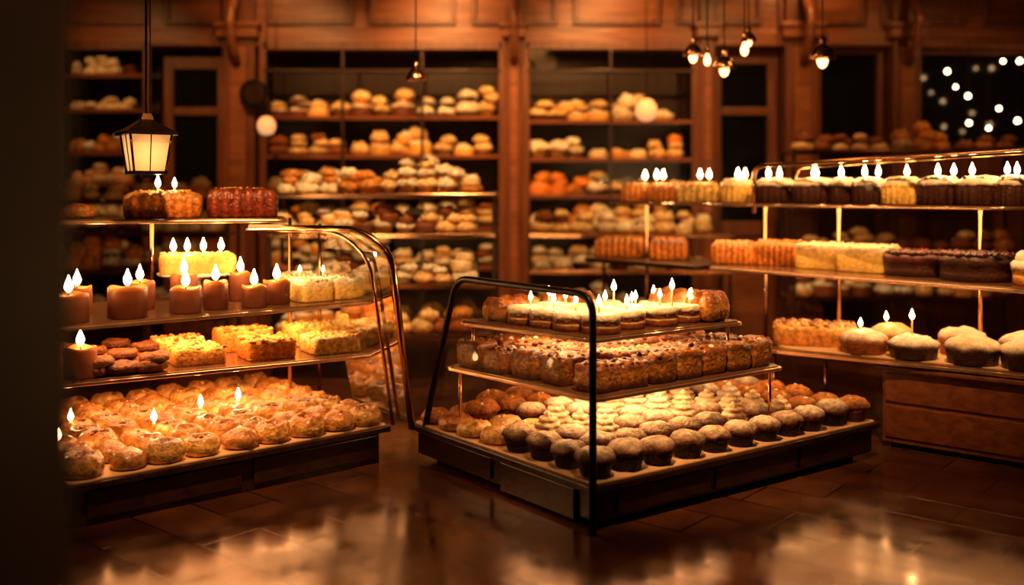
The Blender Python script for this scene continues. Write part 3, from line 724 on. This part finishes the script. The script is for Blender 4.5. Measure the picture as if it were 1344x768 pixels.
for (x,y,r,h,c1,c2,k) in ((2.05,5.78,.13,.13,brown,white,0),(2.26,5.90,.12,.15,brown,cream,1),(2.27,5.60,.135,.125,choc,white,2),(2.52,5.42,.14,.145,choc,mixc(white,cream,.5),3),
                          (2.74,5.25,.14,.15,choc,white,4),(2.60,5.72,.13,.15,brown,white,5),(2.98,5.05,.14,.15,choc,white,6),(2.86,5.52,.13,.15,choc,white,7)):
    c2=mixc(c2,brown,.18)
    b=lathe([(r*.86,0,c1),(r*.9,.005,c1),(r,h*.5,c1),(r*1.03,h*.6,mixc(c1,c2,.1)),(r*1.0,h*.7,mixc(c1,c2,.5)),(r*.85,h*.84,c2),(r*.55,h*.97,c2),(r*.2,h*1.02,c2),(r*.02,h*1.03,c2)],48,FR,lambda a,rr,z:(rr*(1+(.025*math.cos(18*a) if z<.06 else 0)),z))
    lump(b,.014,20,550+k,.3); m.add(topping(b,18,r*.75,r*.75,lambda x,y:h*.93-(x*x+y*y)*2.5,.012,[c2,c2,mixc(c2,c1,.4)],PA),(x,y,RZ0+.005))
m.add(t_stick(.02,fs=.8),(2.03,5.77,RZ0+.135)); m.add(t_stick(.085,fs=.95),(2.27,5.62,RZ0+.13)); m.add(t_stick(.02,fs=.8),(2.23,5.9,RZ0+.155))
m.build('sugar_dusted_dome_cakes')
for nm,F,a,b,z,e_ in (('strip_light_mid',R1F,R1U,R1V,RZ1,13),('strip_light_top',R3F,R3U,R3V,RZ3,20)):
    area(nm,(F[0]+.5*(a[0]+b[0]),F[1]+.5*(a[1]+b[1]),z-.03),2.6,.4,e_,math.atan2(a[1],a[0]),parent=rc)
area('strip_light_extension',(1.2,7.55,RZ3-.03),.7,.3,3,-.8,parent=rc)

# ------------------------------------------------------------------ hanging lantern
lx,ly=-1.81,4.9
e=empty('hanging_lantern',(lx,ly,1.6))
def sqring(h,z,rz=.6): return [(lx+h*1.414*math.cos(rz+math.pi/4+k*math.pi/2),ly+h*1.414*math.sin(rz+math.pi/4+k*math.pi/2),z) for k in range(4)]
def frust(nm,h0,z0,h1,z1,mat):
    v=sqring(h0,z0)+sqring(h1,z1); f=[(3,2,1,0),(4,5,6,7)]+[(i,(i+1)%4,4+(i+1)%4,4+i) for i in range(4)]
    return meshobj(nm,v,f,mat,e)
frust('glass_body',.072,1.545,.095,1.725,M_LANT)
frust('roof',.118,1.735,.028,1.80,M_BRONZE); frust('roof_eave',.122,1.722,.122,1.737,M_BLACK)
frust('roof_cap',.03,1.80,.02,1.83,M_BRONZE); frust('base_plate',.082,1.53,.082,1.546,M_BLACK); frust('base_finial',.02,1.51,.03,1.53,M_BLACK)
b0=sqring(.075,1.545); b1=sqring(.098,1.725)
for k in range(4):
    tube('corner_bar',[b0[k],b1[k]],.006,M_BLACK,e,n=6)
    mid0=(Vector(b0[k])+Vector(b0[(k+1)%4]))/2; mid1=(Vector(b1[k])+Vector(b1[(k+1)%4]))/2
    tube('glazing_bar',[mid0,mid1],.003,M_BLACK,e,n=6)
tube('rod',[(lx,ly,1.83),(lx,ly,CZ)],.006,M_BLACK,e); tube('rod_twin',[(lx+.02,ly,1.83),(lx+.02,ly,CZ)],.003,M_BLACK,e)

# ------------------------------------------------------------------ pendant bulbs
def pendant(x,y,z,s=1,shade=True,bulb=True):
    e=empty('pendant_lamp',(x,y,z))
    def lm(nm,prof,mat,n=20):
        t=lathe([(r*s,zz*s,dark) for r,zz in prof],n,0); v=t.v+np.array((x,y,z)); meshobj(nm,v,t.f,mat,e,True)
    tube('cord',[(x,y,z+.1*s),(x,y,CZ)],.005,M_BLACK,e,n=6)
    lm('socket',[(.012,.11),(.02,.10),(.022,.04),(.018,.035)][::-1],M_BRONZE)
    if bulb: lm('bulb',[(.004,-.07),(.02,-.06),(.03,-.035),(.028,-.01),(.016,.02),(.012,.035)],M_BULB)
    if shade: lm('shade',[(.075,-.02),(.072,0.0),(.05,.04),(.025,.06),(.02,.065)],M_BRONZE)
for (x,y,z,s,sh) in ((1.28,7.0,2.42,1.0,True),(1.50,7.0,2.33,1.1,True),(1.62,6.9,2.45,.9,False),(2.1,6.7,2.36,1.2,True),(-.68,7.0,2.25,1.0,True),(1.72,7.2,2.55,.8,True),(1.40,7.1,2.40,.8,False)):
    pendant(x,y,z,s,sh,not(x<0))
for nm,x,y,z,r in (('globe_pendant',1.22,9.0,2.18,.10),('globe_pendant',-2.28,9.2,2.05,.085)):
    e=empty(nm,(x,y,z))
    t=lathe([(r*.3,-r,dark),(r*.75,-r*.8,dark),(r,-r*.2,dark),(r*.95,r*.4,dark),(r*.6,r*.9,dark),(r*.25,r*1.05,dark)],24,0); meshobj('glass_globe',t.v+np.array((x,y,z)),t.f,M_GLOBE,e,True)
    t=lathe([(r*.3,r*1.0,dark),(r*.3,r*1.3,dark),(r*.1,r*1.4,dark)],16,0); meshobj('cap',t.v+np.array((x,y,z)),t.f,M_BLACK,e,True)
    tube('cord',[(x,y,z+r*1.35),(x,y,CZ)],.006,M_BLACK,e,n=6)
e=empty('fairy_lights',(4.6,9.6,2.2))
for (x,z) in ((4.22,2.60),(4.42,2.36),(4.43,2.10),(4.72,2.24),(4.76,2.70),(4.92,2.70),(4.62,2.05),(4.9,2.12),(4.3,2.45)):
    t=blob(U(.014,.026),white,0,10,1.2); meshobj('bulb',t.v+np.array((x,9.6,z)),t.f,M_FAIRY,e,True)
    tube('wire',[(x,9.6,z+.02),(x,9.6,2.93)],.002,M_BLACK,e,n=5)
tube('header_wire',[(4.05,9.6,2.93),(5.3,9.6,2.93)],.004,M_BLACK,e,n=5)
e=empty('round_clock',(-2.48,9.5,2.38))
def disc(nm,x,z,y0,y1,r,mat,par):
    n=28; v=[(x+r*math.cos(6.2832*k/n),y,z+r*math.sin(6.2832*k/n)) for y in (y0,y1) for k in range(n)]
    f=[tuple(range(n)),tuple(range(n,2*n))[::-1]]+[(k,n+k,n+(k+1)%n,(k+1)%n) for k in range(n)]
    return bevel(meshobj(nm,v,f,mat,par),.006)
disc('clock_rim',-2.48,2.38,9.50,9.585,.14,M_BLACK,e); disc('clock_face',-2.48,2.38,9.495,9.50,.10,M_BACKW,e)

# ------------------------------------------------------------------ unseen fill lights added overhead
spot('fill_spot_case',(.6,3.3,3.8),(.75,5.15,.4),760,34,.7)  # unseen fill, added so the front of the central tray is bright
spot('fill_spot_buns',(-1.0,3.2,3.8),(-1.65,5.2,.6),800,38,.8)  # added fill over the left case, no such lamp in view
spot('fill_spot_counter',(1.6,3.6,3.8),(2.35,6.1,1.0),740,44,.8)  # added to light the counter body and its cakes
spot('fill_spot_counter',(.8,4.6,3.8),(1.4,7.2,1.3),280,40)  # extra unseen fill added for the counter's far upper shelves
spot('fill_spot_racks',(-.6,5.3,3.8),(-1.0,7.7,1.0),650,46)  # added to lift the dark pastry rack behind the cases
for i,x in enumerate((-4,-2.2,-.8,.8,2.2,4.2)):
    spot('fill_spot_wall',(x,7.3,3.8),(x*.98,9.9,1.7),(160,280,560,460,230,90)[i],62,1.0,AMB)  # out-of-view fills added to wash the back wall shelving
for x,e_ in ((-2.4,30),(-.6,95),(1.0,85),(2.8,44)):
    spot('fill_spot_header',(x,8.9,3.75),(x,9.7,3.2),e_,110,1.0,AMB)  # unseen fills added to brighten the header wood
point('room_glow',(0.3,6.4,3.3),26,(1,.38,.10),.15)  # ambient fill added for the whole room, no fixture
point('room_glow',(.6,2.3,3.6),14,(1,.34,.10),.15)  # added fill, soft reddish glow on the front floor

w=bpy.data.worlds.new('night'); sc.world=w; w.use_nodes=True
w.node_tree.nodes['Background'].inputs[0].default_value=(.02,.012,.008,1); w.node_tree.nodes['Background'].inputs[1].default_value=.3

cam=bpy.data.cameras.new('camera'); co=bpy.data.objects.new('camera',cam); sc.collection.objects.link(co); sc.camera=co
co.location=(0,0,1.45); co.rotation_euler=(math.pi/2,0,0)
cam.sensor_width=36; cam.lens=34.82; cam.shift_y=-.0997; cam.clip_start=.05
cam.dof.use_dof=True; cam.dof.focus_distance=4.9; cam.dof.aperture_fstop=.62
sc.view_settings.view_transform='Standard'
